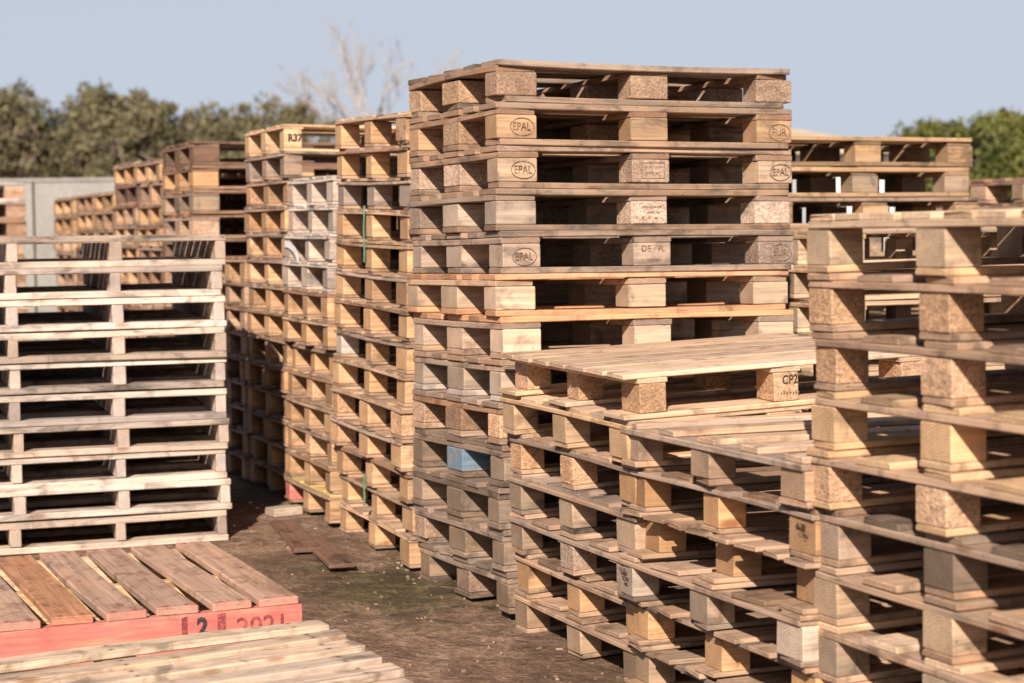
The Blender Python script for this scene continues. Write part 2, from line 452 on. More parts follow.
# --- the lower stack in front of it, topped by the new CP2 pallet
SP2 = small([(0, .095), (.385, .095), (.77, .12)], .9)
SPCP = small([(.03, .1), (.40, .1), (.78, .12)], .9, wd=[.12] * 7, ov=.05, bx=.085)
SPCP['bot'] = [(0, .14), (.39, .14), (.76, .14)]
def rows2(r):
    t = {1: C(PALE, PALE, CHIP, PALE, chip=1, spec=SPCP, rough=.6, L=1.065, label='new pale pallet with CP2 on a block, atop the stack beside the tallest'),
         2: C(PALE, YELLOW, YELLOW, YELLOW, chip=0, rough=.6, look='new yellow', spec=small([(0, .095), (.385, .095), (.77, .12)], .9, 6)), 3: C(TAN, GREY, HONEY, TAN, look='tan'), 4: C(GREY, GREY, (.45, .31, .19, .25), GREY, chip=.2, look='greying'),
         5: C(TAN, GREY, (.42, .29, .185, .35), TAN, chip=.5, look='dull brown'), 6: C(TAN, TAN, HONEY, TAN, chip=.1, look='honey-blocked'), 7: C(TAN, TAN, (.48, .32, .19, .15), TAN, chip=.1, look='earth-stained tan')}
    return t[r]
S2 = stack('the stack topped by the new slatted pallet', 'pallets of the stack topped by the new slatted pallet', (-.0052, 6.1509, -.051), .4124, -.014, .03, .1303, 7, .9, 1.0, SP2, rows2,
           sh({1: 9, 2: 4.5, 3: -2, 4: 1, 5: 1.3, 6: -3.5, 7: -3.5}, 300))
cp = S2[1][1][(1, 0)]
stamp(cp, text_mesh('CP2', .036, M_BLACKINK, .0005, .85), 'front', .06, .010, .020, 'lettering')
stamp(cp, marks('small', M_INK), 'front', .06, .008, -.018)

# --- the next stack nearer, level with the new pallet's foot
BY3 = [(0, .1), (.43, .1), (.88, .12)]
SP3 = small(BY3, 1.0); SP3w = small([(.03, .1), (.45, .1), (.87, .12)], 1.0, 8, ov=.055); SP3f = small(BY3, 1.0, 6, ov=.03)
def rows3(r):
    t = {1: C((.66, .45, .29, .12), GREY, (.46, .30, .18, .15), TAN, chip=0, spec=dict(SP3, deck=[.095, .10, .095, .10, .10], hb=.072), look='sunlit brown'), 2: C(BROWN, GREY, HONEY, TAN, chip=0, look='brown stamped'), 3: C(TAN, BROWN, HONEY, TAN, chip=0, spec=SP3w, look='close-boarded'),
         4: C(TAN, TAN, (.55, .41, .28, .2), GREY, chip=0, look='pale-blocked'), 5: C(TAN, GREY, HONEY, TAN, chip=0, spec=SP3f, look='honey-toned'), 6: C(TAN, GREY, (.5, .34, .2, .1), TAN, chip=0, spec=SP3f, look='mud-flecked')}
    return t[r]
S3 = stack('the low stack with a bare slatted deck', 'pallets of the low stack with a bare slatted deck', (.3066, 5.3455, -.0406), .388, .0041, -.0091, .1255, 6, 1.0, 1.2, SP3, rows3,
           sh({1: 2.7, 2: -6, 3: 2, 4: 4, 5: 0, 6: 1}, 330))
stamp(S3[2][1][(0, 0)], marks('blots', M_INK), 'side', .0425, -.005, .004, tilt=.25)
stamp(S3[4][1][(0, 2)], marks('blots', M_INK), 'side', .0425, .0, .008, tilt=.2)

# --- the nearest stack at the right edge
BY4 = [(0, .1), (.43, .11), (.88, .12)]
SP4 = small(BY4, 1.0, bx=.095)
def rows4(r):
    t = {1: C(PALE, (.60, .42, .26, .1), (.62, .45, .28, .05), YELLOW, chip=.1, spec=small(BY4, 1.0, 8, bx=.095, wd=[.105] * 8), look='fresh pale'), 2: C(TAN, TAN, CHIP, TAN, chip=1, look='chip-block'), 3: C(TAN, TAN, CHIP, TAN, chip=1, look='tan chip-block'),
         4: C(YELLOW, TAN, YELLOW, YELLOW, chip=.1, look='yellow-blocked'), 5: C(YELLOW, TAN, CHIP, YELLOW, chip=1, look='pale tan'), 6: C(DGREY, GREY, (.40, .28, .185, .4), TAN, chip=0, look='weathered grey'),
         7: C(TAN, TAN, (.5, .34, .2, .2), TAN, chip=0, look='tan'), 8: C(PALE, TAN, (.55, .40, .26, .2), TAN, chip=0, look='pale-blocked'), 9: C(TAN, TAN, HONEY, TAN, chip=0, look='honey-blocked')}
    return t[r]
S4 = stack('the nearest stack at the right edge', 'pallets of the nearest stack at the right edge', (.7108, 4.4577, .0484), .4107, .0015, .0139, .1374, 9, 1.0, 1.2, SP4, rows4,
           sh({1: 1.3, 2: -.4, 3: -1.4, 4: 0, 5: 4.2, 6: -2.5, 7: -.8, 8: 0}, 400))

# --- the long row of stacks on the left of the tallest
SP7 = small([(0, .09), (.385, .09), (.77, .12)], .9, 7); SP7b = small([(0, .09), (.385, .09), (.77, .12)], .9, 5)
HB = (.60, .36, .18, .05)
def rows7(r):
    c = C(TAN if r > 1 else PALE, [TAN, GREY, BROWN, GREY, TAN][r % 5] if r > 1 else TAN, HB, TAN, chip=.15, look=['honey-coloured', 'greyed tan', 'golden brown', 'dusty tan'][r % 4])
    c['spec'] = SP7 if r in (1, 4, 7, 9) else SP7b
    if r == 3: c['block'] = (.42, .31, .23, .5)
    if r == 8: c['blockmats'] = {(0, 2): (M_WOOD, BLEACH)}
    return c
S7 = stack('the many-tiered stack left of the tallest', 'pallets of the many-tiered stack left of the tallest', (-.7394, 7.7983, .0225), .3903, -.0211, -.0094, .1206, 14, .9, 1.2, SP7, rows7,
           sh({1: .8, 2: -.3, 3: -2.5, 4: -1, 5: -1, 6: .2, 7: .5, 8: 0, 9: 2, 10: 5.5, 11: 5.5, 12: -1, 13: -6, 14: -3}, 240))
SP8 = small([(0, .085), (.315, .085), (.62, .1)], .72)
def rows8(r):
    if r <= 4: c = C(BLEACH, BLEACH, (.56, .44, .33, .4), BLEACH, chip=.1, look='bleached grey')
    else: c = C(TAN, [TAN, GREY, BROWN][r % 3], HB, TAN, chip=.1, look=['honey-coloured', 'pale brown', 'tan', 'golden'][r % 4])
    if r == 12: c.update(mat_deck=M_YELLOW, blockmats={(0, 2): (M_RED, TAN)}, label='bottom pallet with yellow painted boards in the stack behind the many-tiered one')
    return c
S8 = stack('the white-topped stack behind the many-tiered one', 'pallets of the white-topped stack', (-1.0253, 8.5027, .0467), .3767, -.0042, -.0146, .1203, 12, .72, 1.2, SP8, rows8,
           sh({1: -1.7, 2: -2, 3: 1, 4: 3, 5: 3, 6: 3, 7: -4.7, 8: -1.5}, 220))
AF = .385
def on_row(t, base=.05):
    o = Vector((-1.0253, 8.5027, 0)); u = Vector((math.sin(AF), -math.cos(AF), 0))
    q = o - t * u; return (q.x, q.y, base)
def honey_rows(seed, dark=0.0, top=None, looks=('honey-brown', 'tan', 'dusty brown', 'golden')):
    rr = random.Random(seed)
    def f(r):
        if top and r in top: return top[r]
        d = rr.random() < dark
        bc = DARK if d else rr.choice([HB, HONEY, TAN, BROWN] if dark else [HB, HONEY, TAN, HB])
        return C(rr.choice([TAN, GREY, BROWN]) if not d else UMBER, rr.choice([TAN, GREY, BROWN]) if not d else UMBER, bc, TAN if not d else BROWN, chip=.15, look=looks[r % len(looks)])
    return f
S9 = stack('the stack bearing the lettered block', 'pallets of the stack bearing the lettered block', on_row(.70), AF, 0, -.01, .1205, 14, .72, 1.2, SP8,
           honey_rows(3, 0, {1: C(YELLOW, YELLOW, YELLOW, YELLOW, chip=0, label='new yellow pallet lettered R37 on its corner block, atop the far row'), 2: C(GREY, GREY, GREY, GREY, look='grey')}))
stamp(S9[1][1][(0, 0)], text_mesh('R37', .045, M_BLACKINK, .0018, .9), 'front', .05, .008, .003, 'lettering')
stack('the shorter stack sunk between taller far ones', 'pallets of the shorter far stack', on_row(1.46), AF, 0, 0, .1205, 9, .72, 1.2, SP8, honey_rows(4))
S11 = stack('the dark stack in the far row', 'pallets of the dark far stack', on_row(2.58), AF, 0, -.005, .1305, 13, .8, 1.2, EUR,
      honey_rows(5, .3, {1: C(UMBER, UMBER, UMBER, UMBER, chip=0, look='dark brown'), 2: C(BROWN, BROWN, HONEY, BROWN, chip=0, look='rust-brown'), 3: C(BROWN, DGREY, (.40, .28, .17, .3), BROWN, look='dull brown'), 4: C(BROWN, GREY, TAN, BROWN, look='grey-edged')},
                 ('brown', 'dull tan', 'aged brown', 'dusty dark')))
stack('the sixth stack along the left row', 'pallets of the sixth stack along the left row', on_row(3.32), AF, 0, 0, .1255, 13, .72, 1.2, SP8, honey_rows(6, .25))
stack('the seventh stack along the left row', 'pallets of the seventh stack along the left row', on_row(4.1), AF, .0, 0, .1262, 13, .75, 1.2, SP8, honey_rows(7, .3))
stack('the eighth stack along the left row', 'pallets of the eighth stack along the left row', on_row(4.84), AF, 0, 0, .1235, 12, .72, 1.2, SP8, honey_rows(8, .35))
stack('the ninth stack along the left row', 'pallets of the ninth stack along the left row', on_row(5.6), AF, 0, 0, .1235, 12, .72, 1.2, SP8, honey_rows(9, .3))
stack('the farthest stack of the left row', 'pallets of the farthest stack of the left row', on_row(6.55), AF, 0, 0, .1345, 11, .85, 1.2, SP7b, honey_rows(10, .25))

# --- stacks behind, on the right
def rows5(r):
    rr = random.Random(r + 50)
    return C((.44, .28, .15, .1) if r < 3 else rr.choice([TAN, BROWN, GREY]), (.42, .27, .15, .15), rr.choice([(.46, .29, .15, .1), (.42, .3, .19, .3)]), (.48, .31, .17, .1), chip=.2,
             look=['brown', 'honey-brown', 'aged tan', 'dusty brown'][r % 4])
stack('the stack behind the nearest right one', 'pallets of the stack behind the nearest right one', (.763, 9.213, 0), .44, 0, .0, .1385, 12, .8, 1.2, EUR, rows5, {1: 0, 2: -.02, 3: .045, 4: 0})
stack('the orange-brown stack by the green conifers', 'pallets of the orange-brown stack', (2.42, 10.9, 0), .40, 0, 0, .1365, 11, .8, 1.2, dict(EUR, deck=[.12] * 5),
      honey_rows(12, .1, None, ('orange-brown', 'tan', 'rust-toned', 'brown')))
stack('the pale stack glimpsed between the right stacks', 'pallets of the pale stack on the right', (1.0, 8.05, 0), .37, 0, 0, .1375, 9, .8, 1.0, small([(0, .09), (.335, .09), (.69, .11)], .8, 6),
      lambda r: C(PALE, YELLOW, (.58, .42, .27, .1), PALE, chip=.1, look=['pale new', 'cream', 'light tan', 'straw-coloured'][r % 4]))
stack('the pale stack beyond the left foreground pile', 'pallets of the pale stack beyond the left pile', (-4.99, 14.4, 0), .35, 0, 0, .1365, 12, .8, 1.2, EUR,
      lambda r: C(BLEACH if r < 3 else TAN, BLEACH if r < 2 else BROWN, TAN, BLEACH if r < 2 else BROWN, look=['bleached', 'brown', 'dull tan', 'reddish brown'][r % 4]))

# ------------------------------------------------------------------ white bleached stringer pallets on the left
def stringer_pallet(root, L, W, h, c, nst, ndeck, tb=.025, mat=M_WOOD):
    hs = h - 2 * tb - .001
    sw = .05; xs = [sw / 2 + (L - sw) * i / (nst - 1) for i in range(nst)]
    for y, w in spread(W, [.10] * 4):
        link('bottom_board', timber('bottom_board', L, w, tb, mat), root, (L / 2, y + w / 2, tb / 2), color=jit(c['bottom'], .18))
    for i, x in enumerate(xs):
        link('stringer', timber('stringer', W - .004, R.choice([.040, .043, .048]), hs, mat, 6, .8), root, (x + R.uniform(-.006, .006), W / 2, tb + hs / 2), (0, 0, math.pi / 2 + R.uniform(-.006, .006)), color=jit(c['stringer'], .1))
    for y, w in spread(W, [.125 if ndeck == 7 else R.choice([.09, .10, .11]) for _ in range(ndeck)]):
        link('deck_board', timber('deck_board', L, w, tb, mat), root, (L / 2 + R.uniform(-.005, .005), y + w / 2, tb * 1.5 + hs), (0, 0, R.uniform(-.003, .003)), color=jit(c['deck'], .18))
aL = .315
vL = Vector((math.cos(aL), math.sin(aL), 0)); uL = Vector((math.sin(aL), -math.cos(aL), 0))
cornerR = Vector((-1.167, 7.676, 0))
lw_off = {1: .016, 2: .006, 3: .014, 4: .008, 5: .012, 6: .006, 7: .022, 8: .006, 9: .02, 10: .004}
for r in range(10, 0, -1):
    L = 1.27
    root = bpy.data.objects.new('pallet', None); COL.objects.link(root)
    yaw = aL + R.uniform(-.006, .006)
    pos = cornerR - L * vL + lw_off[r] * vL - R.uniform(-.01, .01) * uL + Vector((0, 0, .1247 * (10 - r)))
    root.location = pos; root.rotation_euler = (R.uniform(-.002, .002), R.uniform(-.003, .003) - .004, yaw)
    b = [BLEACH, (.58, .44, .325, .45), (.62, .50, .40, .6)][r % 3]
    look = ['white-grey', 'bleached', 'chalky pale', 'sun-bleached'][r % 4]
    tag(root, f"{look} stringer pallet, {ORD[r - 1] if r < 10 else 'bottom'} {'of' if r in (1, 10) else 'from the top of'} the white pile on the left", 'pallet', 'bleached pallets of the white pile')
    stringer_pallet(root, L, 1.2, .1247, C(b, b, (.66, .53, .41, .3) if r != 3 else (.62, .45, .35, .2)), 4, 7)
for d in (0, 1.34):
    for e in (0, 1.2):
        q = cornerR - d * vL - e * uL; FOOT.append((q.x, q.y, 0))

# ------------------------------------------------------------------ the red pallet and the light pallet in the foreground
aR = .405
vR = Vector((math.cos(aR), math.sin(aR), 0)); uR = Vector((math.sin(aR), -math.cos(aR), 0))
red = bpy.data.objects.new('pallet', None); COL.objects.link(red)
LR, DR, HR = 1.22, 1.18, .144
pos = Vector((-.645, 5.72, 0)) - LR * vR
red.location = pos; red.rotation_euler = (0, -.004, aR)
tag(red, 'red painted pallet with stencilled numbers lying on the ground', 'pallet', 'loose pallets lying in front')
RW = (.53, .335, .215, .3)
def add_red():
    tb, hs = .024, .096
    for y in (.05, DR / 2, DR - .05):
        link('bottom_board', timber('bottom_board', LR, .1, tb, M_RED if y < .1 else M_WOOD), red, (LR / 2, y, tb / 2), color=TAN)
    for i, y in enumerate((.025, DR / 2, DR - .025)):
        o = link('stringer', timber('stringer', LR, .046, hs, M_RED if i == 0 else M_WOOD, 3, .12), red, (LR / 2, y, tb + hs / 2), color=[TAN, YELLOW, PALE][i])
        if i == 0:
            o['label'] = 'red painted front beam stencilled with 2 and 2021'
            sx = -.025; hx = LR / 2
            link('lettering', text_mesh('2', .074, M_BLACKINK, .003, .9), o, (hx - .312, -.0248, .006))
            link('lettering', text_mesh('2021', .078, M_FADEDINK, .0004, 1.05), o, (hx - .128, -.0248, -.006))
            v, f = [], []
            for x0, x1 in ((-.375, -.358), (-.266, -.242)):
                n = len(v); v += [(hx + x0, -.0246, -.040), (hx + x1, -.0248, -.038), (hx + x1, -.0248, .044), (hx + x0, -.0246, .040)]; f.append((n, n + 1, n + 2, n + 3))
            link('stencil_bar', new_mesh('stencil_bar', v, f, M_FADEDINK), o)
    zs = tb + hs + tb / 2
    n = 8; wd = .120
    for k in range(n):
        x = LR - .062 - k * .157 + R.uniform(-.006, .006)
        col = jit(RW if k != 4 else (.46, .22, .10, .05), .1)
        link('deck_board', timber('deck_board', DR - .012, wd, tb, M_REDEND, 6, 1.3), red, (x, DR / 2 + R.uniform(-.006, .006), zs), (0, 0, math.pi / 2 + R.uniform(-.012, .012)), color=col)
add_red()
lp = bpy.data.objects.new('pallet', None); COL.objects.link(lp)
aP = .47
vP = Vector((math.cos(aP), math.sin(aP), 0)); uP = Vector((math.sin(aP - .08), -math.cos(aP - .08), 0))
LP = 1.25
cp0 = Vector((-.561, 5.457, 0))
lp.location = cp0 - LP * vP + Vector((0, 0, -.026)); lp.rotation_euler = (.004, -.020, aP)
tag(lp, 'pale slatted pallet lying lowest in the foreground before the red one', 'pallet', 'loose pallets lying in front')
def add_light():
    tb, hs = .022, .078
    for x in (.10, LP / 2, LP - .10):
        for y in (-.06, -.56, -1.10):
            link('block', timber('block', .1, .1, hs, M_WOOD, 4, .6), lp, (x, y + x * 0, tb + hs / 2 - .0), color=jit(TAN))
    for x in (.10, LP / 2, LP - .10):
        link('stringer_board', timber('stringer_board', 1.2, .1, tb, M_WOOD), lp, (x, -.58, tb + hs + tb / 2), (0, 0, math.pi / 2), color=jit(TAN))
    for y in (-.06, -.56, -1.10):
        link('bottom_board', timber('bottom_board', LP - .06, .1, tb, M_WOOD), lp, (LP / 2, y, tb / 2), color=jit(TAN))
    for k in range(8):
        y = -.075 - k * .152
        col = jit([(.68, .50, .33, .25), (.66, .46, .29, .2), (.70, .50, .33, .15), (.62, .46, .33, .4), (.67, .48, .32, .25), (.69, .50, .34, .15)][k % 6], .06)
        link('deck_board', timber('deck_board', LP, R.choice([.094, .098, .102]), tb, M_SLAT, 8, 1.3), lp, (LP / 2 + R.uniform(-.012, .012) + (.0 if k else -.01) - k * .0155, y, tb * 2.5 + hs), (R.uniform(-.02, .02), R.uniform(-.003, .003), R.uniform(-.010, .010)), color=col)
add_light()

# ------------------------------------------------------------------ ground
def ground_z(x, y):
    sw = 1e-4; s = 0
    for fx, fy, fz in FOOT:
        d2 = (x - fx) ** 2 + (y - fy) ** 2
        w = 1 / (d2 * d2 + .02); sw += w; s += w * fz
    w0 = .02; z = s / (sw + w0)
    far = min(1, max(0, (math.hypot(x, y - 7) - 9) / 10))
    return z * (1 - far) - .012
def ground_noise(x, y):
    return .010 * noise.noise(Vector((x * 1.1, y * 1.1, 0))) + .006 * noise.noise(Vector((x * 4.3, y * 4.3, 3))) + .003 * noise.noise(Vector((x * 13, y * 13, 7)))
def axis(lo, hi, step, far):
    a = []; x = lo
    while x <= hi: a.append(x); x += step
    d = step
    b = [hi]; 
    while b[-1] < far: d *= 1.6; b.append(b[-1] + d)
    c = [lo]; d = step
    while c[-1] > -far: d *= 1.6; c.append(c[-1] - d)
    return list(reversed(c[1:])) + a + b[1:]
GX = axis(-2.2, 2.0, .035, 500); GY = axis(3.6, 10.2, .04, 600)
gv = [(x, y, ground_z(x, y) + ground_noise(x, y)) for y in GY for x in GX]
nx = len(GX)
gf = [(j * nx + i, j * nx + i + 1, (j + 1) * nx + i + 1, (j + 1) * nx + i) for j in range(len(GY) - 1) for i in range(nx - 1)]
mg, t, b = material('damp_dirt')
tc = t.node('ShaderNodeTexCoord'); P = tc.outputs['Object']
n1 = t.noise(P, 1.4, 5, .62, .6); n2 = t.noise(P, 8, 6, .68, .4); n3 = t.noise(P, 55, 5, .7); n4 = t.noise(t.vmath('ADD', P, (31, 17, 0)), 2.6, 6, .65, .5); n5 = t.noise(t.vmath('ADD', P, (5, 9, 0)), 19, 5, .7)
col = t.mix(t.ramp(n2, .36, .64), (.215, .126, .078, 1), (.385, .242, .158, 1))
col = t.mix(t.ramp(n1, .46, .60, 0, .7), col, (.155, .088, .053, 1))
col = t.scale(col, t.math('MULTIPLY', t.ramp(n3, .3, .7, .62, 1.25), t.ramp(n5, .35, .65, .78, 1.15)))
vg = t.voro(P, 60); gc = t.node('ShaderNodeSeparateColor'); t.put(gc.inputs[0], vg['Color'])
grit = t.math('MULTIPLY', t.ramp(vg['Distance'], .12, .32, 1, 0), t.math('GREATER_THAN', gc.outputs[0], .90))
col = t.mix(t.math('MULTIPLY', grit, .45), col, t.mix(gc.outputs[1], (.07, .05, .04, 1), (.34, .26, .20, 1)))
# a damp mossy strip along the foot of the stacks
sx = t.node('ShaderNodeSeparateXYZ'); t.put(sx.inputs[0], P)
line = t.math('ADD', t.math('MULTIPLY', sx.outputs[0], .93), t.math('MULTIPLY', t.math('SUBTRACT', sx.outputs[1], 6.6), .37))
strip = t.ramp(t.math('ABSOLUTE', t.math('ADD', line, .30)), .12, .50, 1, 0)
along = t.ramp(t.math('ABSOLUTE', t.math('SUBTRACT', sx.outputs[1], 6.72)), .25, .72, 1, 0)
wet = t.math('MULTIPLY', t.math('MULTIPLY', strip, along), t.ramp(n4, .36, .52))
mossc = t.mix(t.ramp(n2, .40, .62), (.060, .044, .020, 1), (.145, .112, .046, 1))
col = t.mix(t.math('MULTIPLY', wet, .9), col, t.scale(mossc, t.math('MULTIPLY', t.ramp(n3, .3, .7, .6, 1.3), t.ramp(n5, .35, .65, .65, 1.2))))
t.put(b.inputs['Base Color'], col)
pud = t.math('MULTIPLY', wet, t.ramp(n2, .52, .46, 0, 1))
t.put(b.inputs['Roughness'], t.math('SUBTRACT', .92, t.math('MULTIPLY', pud, .55)))
t.put(b.inputs['Specular IOR Level'], t.math('ADD', .2, t.math('MULTIPLY', pud, .25)))
bump(t, b, t.math('ADD', n3, t.math('ADD', t.math('MULTIPLY', n2, 2.2), t.math('ADD', n5, t.math('MULTIPLY', grit, .7)))), .8, .03)
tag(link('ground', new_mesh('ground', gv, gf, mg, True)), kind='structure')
def gz(x, y): return ground_z(x, y) + ground_noise(x, y)

# scattered stones, chips and straw
def debris():
    rr = random.Random(5); v, f = [], []
    m, t, b = material('loose_chips')
    tc = t.node('ShaderNodeTexCoord')
    vo = t.voro(tc.outputs['Object'], 14); c = t.node('ShaderNodeSeparateColor'); t.put(c.inputs[0], vo['Color'])
    t.put(b.inputs['Base Color'], t.mix(t.math('POWER', c.outputs[0], 2.6), (.11, .075, .052, 1), (.40, .28, .18, 1)))
    for _ in range(520):
        y = rr.uniform(4.2, 9.2); x = (.26 - abs(rr.gauss(0, .42)) if rr.random() < .7 else rr.uniform(-1.3, .6)) - (y - 6) * .36
        kind = rr.random()
        if kind < .86: sx, sy, sz = [rr.uniform(.002, .006) * (1.6 if rr.random() < .06 else 1) for _ in range(3)]
        elif kind < .94: sx, sy, sz = rr.uniform(.006, .018), rr.uniform(.002, .005), rr.uniform(.002, .004)
        else: sx, sy, sz = rr.uniform(.03, .07), .0016, .0016
        a = rr.uniform(0, 6.28); ca, sa = math.cos(a), math.sin(a); z = gz(x, y) + sz * .5
        n = len(v)
        for dz in (-1, 1):
            for dx, dy in ((-1, -1), (1, -1), (1, 1), (-1, 1)):
                k = (.75 if dz > 0 else 1) * rr.uniform(.7, 1.15)
                X, Y = dx * sx * k, dy * sy * k
                v.append((x + X * ca - Y * sa, y + X * sa + Y * ca, z + dz * sz * rr.uniform(.7, 1.1)))
        for q in ((3, 2, 1, 0), (4, 5, 6, 7), (0, 1, 5, 4), (1, 2, 6, 5), (2, 3, 7, 6), (3, 0, 4, 7)): f.append(tuple(n + k for k in q))
    tag(link('ground_litter', new_mesh('ground_litter', v, f, m)), kind='stuff')
debris()

def plank(x0, y0, x1, y1, w, T, col, label, mat=M_WOOD, lift=0.0, group=None):
    L = math.hypot(x1 - x0, y1 - y0); cx, cy = (x0 + x1) / 2, (y0 + y1) / 2
    o = link('plank', timber('plank', L, w, T, mat, 6, 1.5), None, (cx, cy, gz(cx, cy) + T / 2 + lift), (0, 0, math.atan2(y1 - y0, x1 - x0)), color=col)
    return tag(o, label, 'plank', group)
plank(-.98, 8.0, -.80, 7.3, .11, .02, (.22, .115, .07, .1), 'rust-brown plank on the dirt, nearer the white pile', group='planks on the dirt')
plank(-.83, 7.62, -.64, 7.0, .10, .02, (.20, .105, .066, .1), 'rust-brown plank on the dirt, nearer the stacks', group='planks on the dirt')
plank(-1.06, 8.16, -.93, 8.25, .10, .035, (.50, .38, .28, .3), 'short pale board lying by the foot of the white-topped stack')

# green straps hanging on the many-tiered stack, white strap in the white-topped stack
def strap(name, pts, wdt, mat, label, nrm):
    v, f = [], []
    n = Vector(nrm).normalized()
    for i, p_ in enumerate(pts):
        p_ = Vector(p_); d = (Vector(pts[min(i + 1, len(pts) - 1)]) - Vector(pts[max(i - 1, 0)])).normalized()
        s = d.cross(n).normalized() * wdt / 2
        v += [p_ + s + n * .001, p_ - s + n * .001, p_ - s - n * .001, p_ + s - n * .001]
    for i in range(len(pts) - 1):
        for j in range(4): f.append((4 * i + j, 4 * i + (j + 1) % 4, 4 * i + 4 + (j + 1) % 4, 4 * i + 4 + j))
    f += [(3, 2, 1, 0), tuple(4 * (len(pts) - 1) + k for k in range(4))]
    tag(link(name, new_mesh(name, [tuple(q) for q in v], f, mat)), label, 'strap')
u7, v7, w7 = frame(.3903, -.0211, -.0094); O7 = Vector((-.7394, 7.7983, .0225))
for z0, z1, off, lab in ((1.12, 1.34, 0, 'green plastic strap hanging high on the many-tiered stack'), (.16, .29, .0, 'green plastic strap hanging low on the many-tiered stack')):
    strap('strap', [O7 + u7 * (.40 + .004 * math.sin(i)) + v7 * (off - .006) + w7 * (z0 + (z1 - z0) * i / 8) for i in range(9)], .015, M_GREEN, lab, -v7)
u8, v8, w8 = frame(.3767, -.0042, -.0146); O8 = Vector((-1.0253, 8.5027, .0467))
strap('strap', [O8 + u8 * (.03 + .22 * math.sin(i / 12 * 1.6)) - v8 * .012 + w8 * (1.07 + .085 * math.cos(i / 12 * 1.6)) for i in range(13)], .028, M_STRAP, 'white strap curling out of the white-topped stack', -v8)

# ------------------------------------------------------------------ far wall, shed
mc, t, b = material('pale_concrete')
tc = t.node('ShaderNodeTexCoord'); n1 = t.noise(tc.outputs['Object'], 1.5, 5, .6); n2 = t.noise(tc.outputs['Object'], 18, 4, .6)
t.put(b.inputs['Base Color'], t.scale(t.mix(t.ramp(n1, .3, .7), (.225, .205, .18, 1), (.29, .265, .235, 1)), t.ramp(n2, .3, .7, .9, 1.06)))
b.inputs['Roughness'].default_value = .9
def box(x0, x1, y0, y1, z0, z1):
    v = [(x, y, z) for z in (z0, z1) for x, y in ((x0, y0), (x1, y0), (x1, y1), (x0, y1))]
    return v, [(3, 2, 1, 0), (4, 5, 6, 7), (0, 1, 5, 4), (1, 2, 6, 5), (2, 3, 7, 6), (3, 0, 4, 7)]
wall = bpy.data.objects.new('concrete_wall', None); COL.objects.link(wall); wall.location = (-6.0, 22, 0)
tag(wall, 'pale concrete yard wall of large panels beyond the left row', 'wall')
for k in range(7):
    v, f = box(-3.0 + k * 1.75, -3.0 + (k + 1) * 1.75 - .025, 0, .18, -.1, 1.86)
    link('wall_panel', new_mesh('wall_panel', v, f, mc), wall)
v, f = box(-3.0, 9.25, -.02, .2, 1.862, 1.90)
link('coping', new_mesh('coping', v, f, mc), wall)

mw, t, b = material('white_render')
tc = t.node('ShaderNodeTexCoord'); t.put(b.inputs['Base Color'], t.scale(t.mix(0, (.74, .72, .68, 1), (.74, .72, .68, 1)), t.ramp(t.noise(tc.outputs['Object'], 2, 4, .6), .3, .7, .88, 1.04)))
mr, t, b = material('sand_coloured_roof')
tc = t.node('ShaderNodeTexCoord'); t.put(b.inputs['Base Color'], t.scale(t.mix(0, (.50, .38, .26, 1), (.50, .38, .26, 1)), t.ramp(t.noise(t.vmath('MULTIPLY', tc.outputs['Object'], (2, 12, 2)), 2, 4, .6), .3, .7, .75, 1.15)))
shed = bpy.data.objects.new('shed', None); COL.objects.link(shed); shed.location = (3.9, 27, 0)
tag(shed, 'low white shed with a sand-coloured roof behind the right stacks', 'shed')
v, f = box(-2.6, 1.55, 0, 3.4, -.1, 2.25); link('wall', new_mesh('wall', v, f, mw), shed)
v = [(-2.8, -.25, 2.26), (1.75, -.25, 2.26), (1.75, 3.65, 2.26), (-2.8, 3.65, 2.26), (-2.8, 1.7, 2.80), (-.1, 1.7, 2.80), (-2.8, -.25, 2.31), (1.75, -.25, 2.31)]
f = [(0, 1, 2, 3), (0, 6, 7, 1), (6, 4, 5, 7), (1, 7, 5), (1, 5, 2), (2, 5, 4, 3), (0, 3, 4), (0, 4, 6)]
link('roof', new_mesh('roof', v, f, mr), shed)
v, f = box(-.5, .4, -.03, .02, 0, 2.0); link('door', new_mesh('door', v, f, plain_material('grey_door', (.3, .3, .3))), shed)

# ------------------------------------------------------------------ trees
def leaf_material(name, c0, c1):
    m, t, b = material(name)
    tc = t.node('ShaderNodeTexCoord'); oi = t.node('ShaderNodeObjectInfo')
    n = t.noise(tc.outputs['Object'], 1.1, 3, .6); n2 = t.noise(tc.outputs['Object'], 9, 2, .6)
    col = t.mix(t.ramp(n, .32, .68), c0 + (1,), c1 + (1,))
    t.put(b.inputs['Base Color'], t.scale(col, t.math('MULTIPLY', t.ramp(n2, .25, .75, .6, 1.4), t.ramp(oi.outputs['Random'], 0, 1, .85, 1.15))))
    b.inputs['Roughness'].default_value = .6
    tr = t.node('ShaderNodeBsdfTranslucent'); t.put(tr.inputs[0], t.scale(col, 1.1))
    mx = t.node('ShaderNodeMixShader'); mx.inputs[0].default_value = .3
    out = [n_ for n_ in t.n if n_.type == 'OUTPUT_MATERIAL'][0]
    t.l.new(b.outputs[0], mx.inputs[1]); t.l.new(tr.outputs[0], mx.inputs[2]); t.l.new(mx.outputs[0], out.inputs[0])
    return m
M_EUC = leaf_material('dull_olive_leaves', (.118, .108, .052), (.265, .222, .120))
M_CON = leaf_material('bright_conifer_leaves', (.070, .085, .020), (.185, .175, .045))
M_BARK = plain_material('tree_bark', (.23, .17, .125), .9, .3, 8)
M_PALEBARK = plain_material('pale_dead_bark', (.36, .315, .285), .9, .2, 8)

